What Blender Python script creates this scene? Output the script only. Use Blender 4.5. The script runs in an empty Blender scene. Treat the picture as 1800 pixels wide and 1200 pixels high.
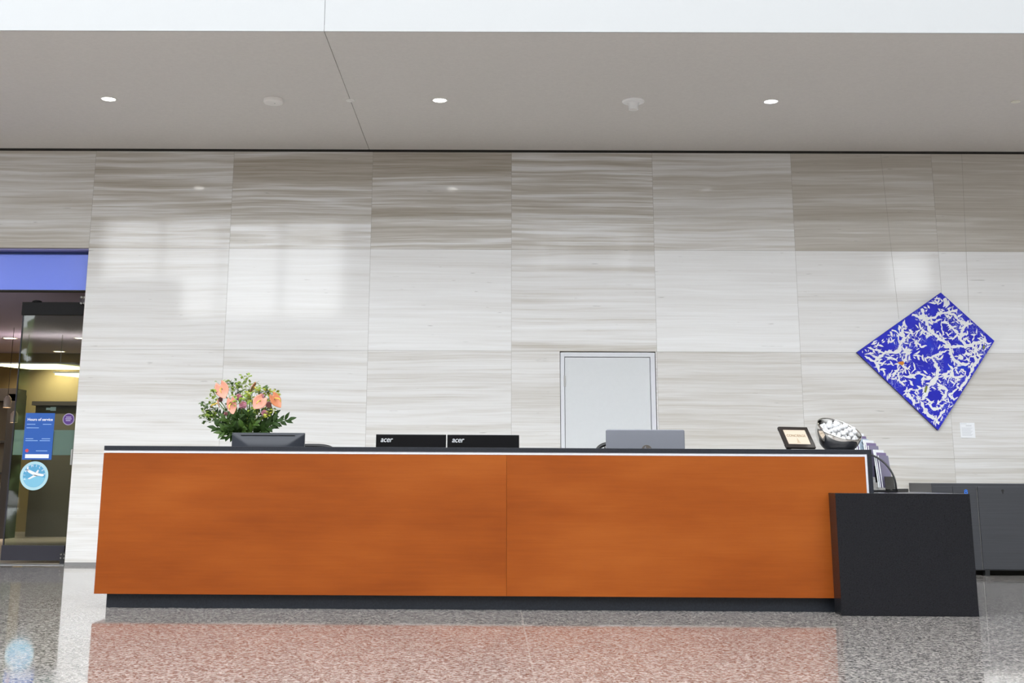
import bpy, bmesh, math, random
from mathutils import Vector, Matrix
R = math.radians
C = bpy.context.scene.collection
random.seed(7)

# ------------------------------------------------------------------ materials
def mat(name, col=(.5, .5, .5), rough=.5, metal=0., spec=.5, coat=0., emit=None, es=1.):
    m = bpy.data.materials.new(name); m.use_nodes = True
    b = m.node_tree.nodes['Principled BSDF']
    b.inputs['Base Color'].default_value = (*col, 1)
    b.inputs['Roughness'].default_value = rough
    b.inputs['Metallic'].default_value = metal
    b.inputs['Specular IOR Level'].default_value = spec
    if coat:
        b.inputs['Coat Weight'].default_value = coat
        b.inputs['Coat Roughness'].default_value = .05
    if emit:
        b.inputs['Emission Color'].default_value = (*emit, 1)
        b.inputs['Emission Strength'].default_value = es
    return m

class NT:
    """small helper to wire nodes"""
    def __init__(s, m):
        s.t = m.node_tree; s.n = s.t.nodes; s.l = s.t.links
        s.bsdf = s.n.get('Principled BSDF')
    def new(s, typ, **kw):
        n = s.n.new(typ)
        for k, v in kw.items(): setattr(n, k, v)
        return n
    def put(s, sock, v):
        if hasattr(v, 'is_linked') or hasattr(v, 'links'): s.l.new(v, sock)
        else: sock.default_value = v
    def math(s, op, a, b=0., c=None, clamp=False):
        n = s.new('ShaderNodeMath', operation=op, use_clamp=clamp)
        s.put(n.inputs[0], a); s.put(n.inputs[1], b)
        if c is not None: s.put(n.inputs[2], c)
        return n.outputs[0]
    def vmath(s, op, a, b):
        n = s.new('ShaderNodeVectorMath', operation=op)
        s.put(n.inputs[0], a); s.put(n.inputs[1], b)
        return n.outputs[0]
    def coord(s): return s.new('ShaderNodeTexCoord').outputs['Object']
    def sep(s, v):
        n = s.new('ShaderNodeSeparateXYZ'); s.put(n.inputs[0], v); return n.outputs
    def comb(s, x, y, z):
        n = s.new('ShaderNodeCombineXYZ')
        for i, v in enumerate((x, y, z)): s.put(n.inputs[i], v)
        return n.outputs[0]
    def noise(s, v, scale=1., detail=3., rough=.5, dist=0.):
        n = s.new('ShaderNodeTexNoise'); s.put(n.inputs['Vector'], v)
        n.inputs['Scale'].default_value = scale; n.inputs['Detail'].default_value = detail
        n.inputs['Roughness'].default_value = rough; n.inputs['Distortion'].default_value = dist
        return n.outputs['Fac'], n.outputs['Color']
    def voro(s, v, scale, feature='F1', rnd=1.):
        n = s.new('ShaderNodeTexVoronoi', feature=feature); s.put(n.inputs['Vector'], v)
        n.inputs['Scale'].default_value = scale
        n.inputs['Randomness'].default_value = rnd
        return n.outputs
    def ramp(s, f, stops, interp='LINEAR'):
        n = s.new('ShaderNodeValToRGB'); s.put(n.inputs[0], f)
        e = n.color_ramp.elements; n.color_ramp.interpolation = interp
        while len(e) < len(stops): e.new(.5)
        for q, (p, c) in zip(e, stops):
            q.position = p; q.color = (*c, 1) if len(c) == 3 else c
        return n.outputs[0]
    def mix(s, f, a, b, blend='MIX'):
        n = s.new('ShaderNodeMix', data_type='RGBA', blend_type=blend)
        s.put(n.inputs[0], f); s.put(n.inputs[6], a if not isinstance(a, tuple) else (*a, 1)[:4])
        s.put(n.inputs[7], b if not isinstance(b, tuple) else (*b, 1)[:4])
        return n.outputs[2]
    def bump(s, h, strength=.1, dist=.01):
        n = s.new('ShaderNodeBump'); s.put(n.inputs['Height'], h)
        n.inputs['Strength'].default_value = strength; n.inputs['Distance'].default_value = dist
        s.l.new(n.outputs[0], s.bsdf.inputs['Normal'])
    def attr(s, name):
        return s.new('ShaderNodeAttribute', attribute_name=name).outputs['Fac']
    def color(s, v): s.l.new(v, s.bsdf.inputs['Base Color'])

def marble():
    m = mat('striped limestone', rough=.065); t = NT(m)
    x, y, z = t.sep(t.coord())
    seed, tone, band = t.attr('seed'), t.attr('tone'), t.attr('band')
    off = t.math('MULTIPLY', seed, 13.7)
    xo = t.math('ADD', x, off)
    w, _ = t.noise(t.comb(t.math('MULTIPLY', xo, .9), off, t.math('MULTIPLY', z, .8)), 1., 2.)
    zz = t.math('ADD', t.math('ADD', z, off), t.math('MULTIPLY', t.math('SUBTRACT', w, .5), .05))
    zz = t.math('ADD', zz, t.math('MULTIPLY', x, t.math('MULTIPLY', t.math('SUBTRACT', seed, .5), .025)))
    b1, _ = t.noise(t.comb(t.math('MULTIPLY', xo, .16), off, t.math('MULTIPLY', zz, 5.2)), 1., 2., .55)
    b2, _ = t.noise(t.comb(t.math('MULTIPLY', xo, .45), off, t.math('MULTIPLY', zz, 26.)), 1., 4., .6)
    b3, _ = t.noise(t.comb(t.math('MULTIPLY', xo, 1.4), off, t.math('MULTIPLY', zz, 75.)), 1., 4., .65)
    s1 = t.ramp(b1, [(.36, (0, 0, 0)), (.47, (.45, .45, .45)), (.50, (.8, .8, .8)), (.56, (.35, .35, .35)), (.66, (1, 1, 1))])
    k = t.math('MULTIPLY', t.math('SUBTRACT', s1, .5), t.math('MULTIPLY', band, .5))
    k = t.math('ADD', k, t.math('MULTIPLY', t.math('SUBTRACT', b2, .5), t.math('MULTIPLY_ADD', band, .72, .10)))
    k = t.math('ADD', k, t.math('MULTIPLY', t.math('SUBTRACT', b3, .5), t.math('MULTIPLY_ADD', band, .35, .26)))
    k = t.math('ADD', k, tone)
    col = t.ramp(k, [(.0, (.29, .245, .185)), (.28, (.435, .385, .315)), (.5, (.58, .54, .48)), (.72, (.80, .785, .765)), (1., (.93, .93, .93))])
    # dark flecks
    fl, _ = t.noise(t.comb(t.math('MULTIPLY', xo, 5.), off, t.math('MULTIPLY', zz, 60.)), 1., 2., .4)
    fm = t.ramp(fl, [(.74, (0, 0, 0)), (.80, (.5, .5, .5))])
    col = t.mix(fm, col, (.2, .18, .15))
    t.color(col)
    return m

def granite(name, cols, scale, rough, spec=.5):
    m = mat(name, rough=rough, spec=spec); t = NT(m)
    c = t.coord()
    w, wc = t.noise(c, scale * .6, 2.)
    v = t.voro(c, scale)
    n, _ = t.noise(c, scale * 1.3, 3., .6)
    r = t.sep(v['Color'])[0]
    f = t.math('ADD', t.math('MULTIPLY', r, .55), t.math('MULTIPLY', n, .45))
    col = t.ramp(f, [(.22, cols[0]), (.42, cols[1]), (.58, cols[2]), (.78, cols[3])])
    t.color(col)
    return m, t, col

def floor_mat():
    m, t, col = granite('polished pink grey granite', [(.085, .08, .077), (.235, .218, .205), (.385, .357, .336), (.62, .58, .55)], 86., .06)
    x, y, z = t.sep(t.coord())
    def line(v, o, step, w):
        a = t.math('FLOORED_MODULO', t.math('SUBTRACT', v, o), step)
        a = t.math('MINIMUM', a, t.math('SUBTRACT', step, a))
        return t.math('LESS_THAN', a, w)
    g = t.math('MAXIMUM', line(x, .189, 1.4955, .0025), line(y, 12.2, 9., .003))
    t.color(t.mix(t.math('MULTIPLY', g, .6), col, (.50, .45, .41)))
    t.l.new(t.math('MULTIPLY_ADD', g, .12, .055), t.bsdf.inputs['Roughness'])
    return m

def wood():
    m = mat('orange cherry veneer', rough=.3, spec=.22); t = NT(m)
    x, y, z = t.sep(t.coord())
    sd = t.attr('seed')
    xo = t.math('MULTIPLY_ADD', sd, 7.3, x)
    a, _ = t.noise(t.comb(t.math('MULTIPLY', xo, .8), sd, t.math('MULTIPLY', z, 2.6)), 1., 3., .55)
    b, _ = t.noise(t.comb(t.math('MULTIPLY', xo, 2.2), sd, t.math('MULTIPLY', z, 55.)), 1., 4., .65)
    f, _ = t.noise(t.comb(t.math('MULTIPLY', xo, 9.), sd, t.math('MULTIPLY', z, 240.)), 1., 2., .6)
    k = t.math('ADD', t.math('MULTIPLY', a, .75), t.math('MULTIPLY', b, .2))
    k = t.math('ADD', k, t.math('MULTIPLY', f, .09))
    col = t.ramp(k, [(.36, (.205, .043, .0048)), (.52, (.25, .056, .0066)), (.68, (.297, .074, .0102))])
    t.color(col)
    return m

def speckle(name, base, amt, scale, rough, spec=.5):
    m = mat(name, base, rough, 0, spec); t = NT(m)
    n, _ = t.noise(t.coord(), scale, 3., .7)
    lo = tuple(c * (1 - amt) for c in base); hi = tuple(min(1, c * (1 + amt)) for c in base)
    t.color(t.ramp(n, [(.3, lo), (.7, hi)]))
    return m

def painting_mat():
    m = mat('blue crackled paint', rough=.45, spec=.25); t = NT(m)
    c = t.coord()
    x, y, z = t.sep(c)
    p = t.comb(x, 0., z)
    _, nc = t.noise(p, 3.2, 3., .55)
    d = t.vmath('SUBTRACT', nc, (.5, .5, .5))
    ds = t.new('ShaderNodeVectorMath', operation='SCALE'); t.put(ds.inputs[0], d); ds.inputs[3].default_value = .26
    q = t.vmath('ADD', p, ds.outputs[0])
    _, nc2 = t.noise(p, 21., 3., .6)
    d2 = t.new('ShaderNodeVectorMath', operation='SCALE'); t.put(d2.inputs[0], t.vmath('SUBTRACT', nc2, (.5, .5, .5))); d2.inputs[3].default_value = .05
    q2 = t.vmath('ADD', q, d2.outputs[0])
    q2 = t.vmath('MULTIPLY', q2, (1., 0., 1.))
    bl, _ = t.noise(p, 4., 4., .6)
    blue = t.ramp(bl, [(.32, (.016, .017, .44)), (.55, (.022, .026, .56)), (.7, (.014, .055, .60))])
    # pale scratches in patches
    e4 = t.voro(q2, 30., 'DISTANCE_TO_EDGE')['Distance']
    w1, _ = t.noise(p, 5., 2.)
    sc = t.math('MULTIPLY', t.math('LESS_THAN', e4, .030), t.math('GREATER_THAN', w1, .52))
    t.color(t.mix(t.math('MULTIPLY', sc, .5), blue, (.55, .62, .85)))
    return m

def glass_mat(name, tint, refl=1.45):
    m = bpy.data.materials.new(name); m.use_nodes = True
    t = NT(m); t.n.remove(t.bsdf)
    out = t.n['Material Output']
    tr = t.new('ShaderNodeBsdfTransparent'); tr.inputs[0].default_value = (*tint, 1)
    gl = t.new('ShaderNodeBsdfGlossy'); gl.inputs['Roughness'].default_value = .02
    fr = t.new('ShaderNodeFresnel'); fr.inputs[0].default_value = refl
    mx = t.new('ShaderNodeMixShader')
    t.l.new(fr.outputs[0], mx.inputs[0]); t.l.new(tr.outputs[0], mx.inputs[1]); t.l.new(gl.outputs[0], mx.inputs[2])
    t.l.new(mx.outputs[0], out.inputs[0])
    return m

M = {}
M['marble'] = marble()
M['grout'] = mat('stone joint', (.30, .275, .235), .8)
M['gap'] = mat('shadow gap', (.03, .027, .022), .9)  # near-black colour; paints the shade in the soffit slot and under the cabinet
M['floor'] = floor_mat()
M['soffit'] = speckle('warm grey soffit paint', (.76, .72, .68), .03, 30, .75, .3)
M['white'] = speckle('white wall paint', (.86, .86, .86), .015, 20, .7, .3)
M['lobbywall'] = speckle('pale lobby wall paint', (.62, .61, .59), .03, 12, .6, .3)
M['lobbydark'] = speckle('dim grey lobby wall', (.18, .175, .17), .05, 12, .6, .3)
M['wood'] = wood()
M['seam'] = mat('dark wood seam', (.12, .035, .012), .6)
M['charcoal'] = speckle('charcoal laminate', (.0105, .0105, .0125), .5, 160, .24, .3)
M['charcoal_top'] = speckle('charcoal counter laminate', (.019, .021, .027), .4, 160, .3, .3)
M['kick'] = speckle('dark slate toe kick', (.016, .019, .026), .3, 90, .35, .4)
M['trim'] = speckle('brushed pale aluminium', (.60, .61, .66), .03, 60, .45, .4)
M['doorw'] = speckle('pale grey door paint', (.70, .715, .725), .012, 25, .5, .4)
M['doorf'] = speckle('pale grey frame paint', (.74, .75, .78), .012, 25, .45, .4)
M['steel'] = mat('brushed steel', (.55, .54, .52), .3, 1.)
M['chrome'] = mat('polished chrome', (.72, .70, .67), .06, 1.)
M['black'] = mat('black plastic', (.012, .012, .013), .4)
M['blackm'] = mat('black painted metal', (.014, .014, .015), .35)
M['gloss'] = mat('glossy black plastic', (.004, .004, .005), .06, 0, .5)
M['monitor'] = mat('dark slate plastic', (.017, .020, .029), .36, 0, .38)
M['silver'] = mat('silver grey aluminium', (.215, .222, .255), .35, .5)
M['logo'] = mat('pale grey print', (.55, .56, .58), .4)
M['hplogo'] = mat('dull bronze print', (.13, .11, .095), .3, .5)
M['screen'] = mat('dark screen', (.01, .01, .012), .15)
M['cabinet'] = mat('gunmetal brushed steel', (.075, .077, .086), .36, .5)
_t = NT(M['cabinet']); _x, _y, _z = _t.sep(_t.coord())
_n, _ = _t.noise(_t.comb(_t.math('MULTIPLY', _x, 2.), _y, _t.math('MULTIPLY', _z, 160.)), 1., 3.)
_t.color(_t.ramp(_n, [(.3, (.068, .070, .078)), (.7, (.079, .081, .090))]))
M['blue'] = mat('bright blue print', (.02, .17, .72), .4)
M['bluepanel'] = mat('glossy royal blue panel', (.19, .28, 1.0), .22, 0, .6, .6)
M['blueshade'] = mat('painted blue shade strip', (.01, .03, .16), .4)
M['bluesign'] = mat('blue printed sign', (.010, .10, .44), .5)
M['cyan'] = mat('pale cyan print', (.45, .70, .78), .5)
M['cyan2'] = mat('sky blue print', (.10, .38, .62), .5)
M['cyan3'] = mat('light sky blue print', (.22, .55, .74), .5)
M['paper'] = mat('white paper', (.88, .89, .91), .6)
M['red'] = mat('red print', (.6, .05, .06), .5)
M['purple'] = mat('purple print', (.09, .025, .22), .5)
M['cream'] = mat('cream card', (.62, .51, .40), .6)
M['frame'] = mat('espresso wood frame', (.020, .014, .011), .35)
M['gold'] = mat('dull gold print', (.27, .19, .10), .5)
M['goldp'] = mat('faded gold print', (.45, .35, .24), .5)
M['plastic'] = mat('off white plastic', (.93, .90, .86), .45)
M['plastic2'] = mat('white plastic', (.97, .96, .95), .4)
M['disc'] = mat('beige cover plate', (.88, .85, .74), .5)
M['lamp'] = mat('lit lamp lens', (1, 1, 1), .5, emit=(1., .97, .90), es=9.)
M['lampc'] = mat('cool lit lamp lens', (1, 1, 1), .5, emit=(.93, .92, 1.), es=3.)
M['warm'] = mat('warm lit lamp', (1, .9, .7), .5, emit=(1., .80, .50), es=7.)
M['panel'] = mat('lit ceiling panel', (1, 1, .8), .5, emit=(1., .90, .48), es=3.4)
M['glass'] = glass_mat('grey green door glass', (.68, .73, .70), 1.5)
M['frost'] = mat('frosted film', (.80, .88, .86), .6)
M['rail'] = mat('black anodised rail', (.010, .0095, .010), .5, 0, .15)
M['railb'] = mat('dark bronze rail', (.028, .026, .035), .5, 0, .3)
M['storeceil'] = mat('mauve grey store ceiling', (.44, .38, .52), .8)
M['storewall'] = mat('ochre store wall', (.34, .255, .105), .8)
M['storedark'] = mat('dark brown store joinery', (.035, .026, .020), .5)
M['storefloor'] = speckle('brown store carpet', (.30, .25, .20), .25, 60, .9)
M['leafd'] = mat('dark green leaf', (.020, .048, .006), .55, 0, .25)
M['leafm'] = mat('mid green leaf', (.045, .095, .010), .5)
M['leafl'] = mat('lime green leaf', (.21, .30, .030), .5)
M['leafy'] = mat('yellow green bract', (.36, .38, .035), .5)
M['stem'] = mat('green stem', (.10, .19, .04), .5)
M['spathe'] = mat('peach pink spathe', (.70, .29, .20), .35)
M['spatheo'] = mat('salmon orange spathe', (.66, .235, .11), .35)
M['spadix'] = mat('yellow spadix', (.80, .55, .10), .5)
M['rose'] = mat('dusty pink petals', (.58, .27, .33), .6)
M['rosed'] = mat('mauve brown petals', (.42, .19, .19), .6)
M['vase'] = glass_mat('clear vase glass', (.85, .92, .88))
M['clear'] = glass_mat('clear acrylic', (.90, .92, .95), 1.49)
M['brochb'] = mat('pale blue cover', (.50, .60, .70), .4)
M['brochp'] = mat('violet grey cover', (.22, .16, .33), .4)
M['brochd'] = mat('dark ink', (.05, .06, .09), .5)
M['mint'] = mat('white wrapper', (.72, .72, .73), .45, 0, .3)
M['orange'] = mat('orange paint dab', (.72, .26, .01), .4)
M['olive'] = mat('olive paint dab', (.20, .24, .03), .4)
M['canvas'] = mat('dark blue canvas side', (.012, .014, .10), .5)
M['art'] = painting_mat()
M['meshfab'] = mat('black chair mesh', (.018, .016, .015), .7)
M['plaza'] = speckle('pale plaza paving', (.42, .41, .40), .1, 4, .8)
M['mullion'] = mat('grey aluminium mullion', (.28, .28, .29), .4, .6)

# ------------------------------------------------------------------ mesh tools
class MB:
    def __init__(s): s.b = bmesh.new()
    def box(s, x0, x1, y0, y1, z0, z1):
        vs = [s.b.verts.new(p) for p in ((x0, y0, z0), (x1, y0, z0), (x1, y1, z0), (x0, y1, z0), (x0, y0, z1), (x1, y0, z1), (x1, y1, z1), (x0, y1, z1))]
        fs = [s.b.faces.new([vs[i] for i in f]) for f in ((0, 3, 2, 1), (4, 5, 6, 7), (0, 1, 5, 4), (1, 2, 6, 5), (2, 3, 7, 6), (3, 0, 4, 7))]
        return fs
    def prism(s, pts, axis, a, b):
        """extrude a 2-D outline along an axis ('y': pts are x,z; 'z': x,y; 'x': y,z)"""
        def P(p, d):
            return {'y': (p[0], d, p[1]), 'z': (p[0], p[1], d), 'x': (d, p[0], p[1])}[axis]
        lo = [s.b.verts.new(P(p, a)) for p in pts]; hi = [s.b.verts.new(P(p, b)) for p in pts]
        n = len(pts)
        s.b.faces.new(lo[::-1]); s.b.faces.new(hi)
        for i in range(n):
            s.b.faces.new((lo[i], lo[(i + 1) % n], hi[(i + 1) % n], hi[i]))
    def lathe(s, prof, c=(0, 0, 0), n=32, axis='z', rot=None, close=True):
        """revolve (r, h) pairs"""
        rings = []
        for r, h in prof:
            ring = []
            for k in range(n):
                a = 2 * math.pi * k / n
                p = Vector((r * math.cos(a), r * math.sin(a), h))
                if axis == 'y': p = Vector((p.x, -p.z, p.y))
                if rot is not None: p = rot @ p
                ring.append(s.b.verts.new(p + Vector(c)))
            rings.append(ring)
        for i in range(len(rings) - 1):
            for k in range(n):
                s.b.faces.new((rings[i][k], rings[i][(k + 1) % n], rings[i + 1][(k + 1) % n], rings[i + 1][k]))
        if close:
            if prof[0][0] > 1e-6: s.b.faces.new(rings[0][::-1])
            if prof[-1][0] > 1e-6: s.b.faces.new(rings[-1])
    def tube(s, pts, r, n=8, cap=True, r1=None):
        pts = [Vector(p) for p in pts]; rings = []
        for i, p in enumerate(pts):
            d = (pts[min(i + 1, len(pts) - 1)] - pts[max(i - 1, 0)]).normalized()
            u = d.orthogonal().normalized() if i == 0 else (u - d * u.dot(d)).normalized()
            v = d.cross(u)
            rr = r if r1 is None else r + (r1 - r) * i / (len(pts) - 1)
            rings.append([s.b.verts.new(p + (u * math.cos(2 * math.pi * k / n) + v * math.sin(2 * math.pi * k / n)) * rr) for k in range(n)])
        for i in range(len(rings) - 1):
            for k in range(n):
                s.b.faces.new((rings[i][k], rings[i][(k + 1) % n], rings[i + 1][(k + 1) % n], rings[i + 1][k]))
        if cap: s.b.faces.new(rings[0][::-1]); s.b.faces.new(rings[-1])
    def ball(s, c, r, sub=2, sq=(1, 1, 1), jit=0., rot=None):
        g = bmesh.ops.create_icosphere(s.b, subdivisions=sub, radius=1.)
        for v in g['verts']:
            q = Vector((v.co.x * sq[0], v.co.y * sq[1], v.co.z * sq[2])) * (r * (1 + random.uniform(-jit, jit)))
            if rot is not None: q = rot @ q
            v.co = q + Vector(c)
    def grid(s, fn, nu, nv):
        g = [[s.b.verts.new(fn(i / nu, j / nv)) for j in range(nv + 1)] for i in range(nu + 1)]
        for i in range(nu):
            for j in range(nv):
                try: s.b.faces.new((g[i][j], g[i + 1][j], g[i + 1][j + 1], g[i][j + 1]))
                except ValueError: pass
    def build(s, name, m, parent=None, bevel=0., smooth=False, seg=2, origin=None, solid=0.):
        b = s.b
        bmesh.ops.remove_doubles(b, verts=b.verts, dist=2e-7)
        bmesh.ops.recalc_face_normals(b, faces=b.faces)
        me = bpy.data.meshes.new(name)
        o = bpy.data.objects.new(name, me)
        off = Vector((0, 0, 0))
        if origin is not None:
            off = Vector(origin)
        elif parent is not None:
            off = Vector(parent.get('_o', (0, 0, 0)))
        if off.length: bmesh.ops.translate(b, verts=b.verts, vec=-off)
        b.to_mesh(me); b.free()
        if isinstance(m, (list, tuple)):
            for q in m: me.materials.append(q)
        else: me.materials.append(m)
        C.objects.link(o)
        if parent is not None:
            o.parent = parent
            pw = Vector(parent.get('_o', (0, 0, 0)))
            o.location = off - pw
        else: o.location = off
        if origin is not None or parent is not None: o['_o'] = tuple(off)
        if smooth:
            for p in me.polygons: p.use_smooth = True
        if solid:
            md = o.modifiers.new('thick', 'SOLIDIFY'); md.thickness = solid; md.offset = 0
        if bevel:
            md = o.modifiers.new('bevel', 'BEVEL'); md.width = bevel; md.segments = seg; md.limit_method = 'ANGLE'
            md.angle_limit = R(40)
        return o

def tag(o, label=None, cat=None, group=None, kind=None):
    if label: o['label'] = label
    if cat: o['category'] = cat
    if group: o['group'] = group
    if kind: o['kind'] = kind
    return o
def thing(name, loc, label, cat, group=None):
    o = bpy.data.objects.new(name, None); C.objects.link(o)
    o.location = loc; o['_o'] = tuple(loc); o.empty_display_size = .05
    return tag(o, label, cat, group)
def place_rot(o, rz):
    o.rotation_euler = (0, 0, rz)
def text(s, size, name, m, parent, loc, rot=(R(90), 0, 0), shear=0., align='LEFT', ext=.0006, bold=0., sx=1., spacing=1.):
    """lettering as a mesh part; loc is in world space, parent offset taken off"""
    cu = bpy.data.curves.new(name, 'FONT'); cu.body = s; cu.size = size; cu.shear = shear
    cu.extrude = ext; cu.align_x = align; cu.offset = bold; cu.space_character = spacing
    tmp = bpy.data.objects.new(name + ' tmp', cu); C.objects.link(tmp)
    bpy.context.view_layer.update()
    me = bpy.data.meshes.new_from_object(tmp.evaluated_get(bpy.context.evaluated_depsgraph_get()))
    bpy.data.objects.remove(tmp); bpy.data.curves.remove(cu)
    me.name = name
    for v in me.vertices: v.co.x *= sx
    me.materials.clear(); me.materials.append(m)
    o = bpy.data.objects.new(name, me); C.objects.link(o)
    pw = Vector(parent.get('_o', (0, 0, 0)))
    o.parent = parent; o.location = Vector(loc) - pw; o.rotation_euler = rot
    return o
def disc(b, cx, y, cz, r, y1, n=40, r0=0.):
    """flat round plate standing in the x-z plane"""
    for k in range(n):
        a0, a1 = 2 * math.pi * k / n, 2 * math.pi * (k + 1) / n
        pts = [(cx + q * math.cos(a), cz + q * math.sin(a)) for q, a in ((r0, a0), (r, a0), (r, a1), (r0, a1))] if r0 else None
        if pts: b.prism(pts, 'y', y, y1)
    if not r0:
        b.prism([(cx + r * math.cos(2 * math.pi * k / n), cz + r * math.sin(2 * math.pi * k / n)) for k in range(n)], 'y', y, y1)

# ------------------------------------------------------------------ setting
WY = 13.25          # face of the stone wall
SZ = 4.381          # underside of the soffit
SY = 9.524          # front face of the bulkhead
LW = 3.9            # sill of the high lobby glazing
RY = 2.5            # edge of the glazed roof strip
def st(o): o['kind'] = 'structure'; return o

b = MB(); b.box(-14, 14, -9.2, 24, -.1, 0); st(b.build('floor', M['floor']))
b = MB(); b.box(-70, 70, -80, -9.2, -.2, -.06); st(b.build('ground', M['plaza']))

# stone wall: every slab its own island with its own tone
cols = [-8.92, -7.40, -5.889, -4.369, -2.855, -1.335, .180, 1.712, 3.222, 4.752, 6.28, 7.80, 9.32, 10.84, 12.36, 13.88]
rows = [.029, 1.112, 2.195, 3.278, 4.357]
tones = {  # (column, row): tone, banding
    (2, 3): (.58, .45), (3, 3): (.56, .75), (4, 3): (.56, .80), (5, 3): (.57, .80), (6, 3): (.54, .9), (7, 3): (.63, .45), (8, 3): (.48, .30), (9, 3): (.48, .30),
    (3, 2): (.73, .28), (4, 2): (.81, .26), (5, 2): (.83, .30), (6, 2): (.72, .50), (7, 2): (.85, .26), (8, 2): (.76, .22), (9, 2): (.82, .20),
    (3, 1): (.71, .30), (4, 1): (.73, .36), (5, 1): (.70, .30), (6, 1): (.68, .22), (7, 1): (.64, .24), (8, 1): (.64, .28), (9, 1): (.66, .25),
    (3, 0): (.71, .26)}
b = MB()
seed_l = b.b.faces.layers.float.new('seed'); tone_l = b.b.faces.layers.float.new('tone'); band_l = b.b.faces.layers.float.new('band')
J = .0012
DX0, DX1, DZ = .690, 1.696, 2.189
for i in range(len(cols) - 1):
    for j in range(4):
        x0, x1, z0, z1 = cols[i] + J, cols[i + 1] - J, rows[j] + J, rows[j + 1] - J
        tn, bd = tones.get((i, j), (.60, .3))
        sd = random.random()
        if cols[i + 1] <= -4.36 and j < 3: continue
        pieces = [(x0, x1, z0, z1)]
        if x0 < DX0 and x1 > DX1 - .001 and j < 2:
            pieces = [(x0, DX0, z0, z1), (DX1, x1, z0, z1)]
        for q in pieces:
            for f in b.box(q[0], q[1], WY, WY + .03, q[2], q[3]):
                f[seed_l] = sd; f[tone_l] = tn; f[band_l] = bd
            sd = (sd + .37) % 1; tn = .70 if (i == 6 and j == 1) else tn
wall = st(b.build('wall_back', M['marble']))
# backing behind the slabs, dark joints, a dark strip painted as the shade in the slot under the soffit
b = MB()
b.box(-4.3705, DX0, WY + .0022, WY + .25, 0, 4.40); b.box(DX1, 14, WY + .0022, WY + .25, 0, 4.40)
b.box(DX0, DX1, WY + .0022, WY + .25, DZ + .004, 4.40); b.box(-14, -4.3705, WY + .0022, WY + .25, 3.275, 4.40)
st(b.build('wall_backing', M['grout'], wall))
b = MB(); b.box(-14, 14, WY - .004, WY + .02, 4.357, 4.5); st(b.build('trim_slot_shade', M['gap']))
b = MB(); b.box(-4.368, 14, WY - .004, WY + .02, 0, .028); st(b.build('baseboard_back', mat('grey base strip', (.22, .215, .21), .5)))
b = MB()
for p0, p1 in (((4.205, 4.351), (4.280, 2.554)), ((5.087, 4.354), (5.024, 2.618))):
    (x0, z0), (x1, z1) = p0, p1
    b.prism([(x0 - .0012, z0), (x0 + .0012, z0), (x1 + .0012, z1), (x1 - .0012, z1)], 'y', WY - .0008, WY + .01)
st(b.build('cut_joint', mat('cut line in stone', (.30, .275, .23), .8), wall))

# soffit in two boards with an open joint, and the white bulkhead above its edge
b = MB(); b.box(-14, -1.380, SY, WY - .012, SZ, SZ + .06); b.box(-1.375, 14, SY, WY - .012, SZ, SZ + .06)
st(b.build('ceiling', M['soffit']))
b = MB(); b.box(-14, -1.379, SY - .012, SY - .0005, SZ, 15.); b.box(-1.376, 14, SY - .012, SY - .0005, SZ, 15.)
st(b.build('wall_bulkhead', mat('white bulkhead paint', (.42, .425, .43), .7, 0, .3)))
b = MB(); b.box(-14, 14, SY + .002, SY + .2, SZ + .062, 15.); b.box(-14, 14, SY + .2, WY + .25, SZ + .062, SZ + .3); st(b.build('ceiling_core', M['gap']))
# tall atrium around and behind the viewer: daylight comes in through high glazing and a glazed roof strip
HH = 15.
GX = -4.4             # right of this the front wall is solid up to UW
UW = 8.1
b = MB(); b.box(-14, 14, RY, SY, HH, HH + .2); st(b.build('ceiling_lobby', M['white']))
b = MB(); b.box(13.9, 14.1, -9.2, 24, 0, HH); st(b.build('wall_right', M['lobbydark']))
b = MB(); b.box(-14.1, -13.9, 8.0, 24, 0, HH); b.box(-14.1, -13.9, -9.2, -5.5, 0, HH); b.box(-14.1, -13.9, -5.5, 8., 0, LW); st(b.build('wall_left', M['lobbydark']))
b = MB(); b.box(-14, -13.78, -9.4, -9.0, 0, HH); b.box(-13.25, -11.4, -9.4, -9.0, 0, HH); b.box(-13.78, -13.25, -9.4, -9., 5.9, HH); b.box(-11.4, 14, -9.3, -9.1, 0, LW); b.box(-9.0, GX, -9.3, -9.1, LW, 5.3); b.box(-11.4, -9.0, -9.3, -9.1, LW, 6.4); st(b.build('wall_front', M['lobbydark']))
b = MB()
xs = [GX, 1.33, 1.45, 1.93, 2.05, 3.66, 3.80, 11.3, 12.5, 14]
for k, (xa, xb) in enumerate(zip(xs, xs[1:])):
    if k % 2 == 0: b.box(xa, xb, -9.3, -9.1, LW, UW)
    else: b.box(xa, xb, -9.3, -9.1, LW, 6.7 if k < 7 else 6.2); b.box(xa, xb, -9.3, -9.1, 7.9 if k < 7 else 7.2, UW)
st(b.build('wall_front_upper', M['white']))
b = MB()
x = -11.4
while x < 13.9:
    b.box(x - .06, x + .06, -9.3, -9.1, 5.3 if x < GX else UW, HH); x += 1.75
for z in (8.15, 11.0, HH - .05): b.box(-11.4, 13.9, -9.26, -9.14, z - .06, z + .06)
st(b.build('window_1', M['mullion']))
b = MB()
y = -5.5
while y < 8.1:
    b.box(-14.1, -13.9, y - .05, y + .05, LW, HH); y += 2.25
for z in (LW + .05, 7.5, 11.0, HH - .05): b.box(-14.06, -13.94, -5.5, 8, z - .05, z + .05)
st(b.build('window_2', M['mullion']))
b = MB()
x = -14
while x < 14.1:
    b.box(x - .06, x + .06, -9.2, RY, HH, HH + .25); x += 2.8
for y in (-9.1, -5., -1.): b.box(-14, 14, y - .06, y + .06, HH, HH + .25)
st(b.build('window_3', M['mullion']))

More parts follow.
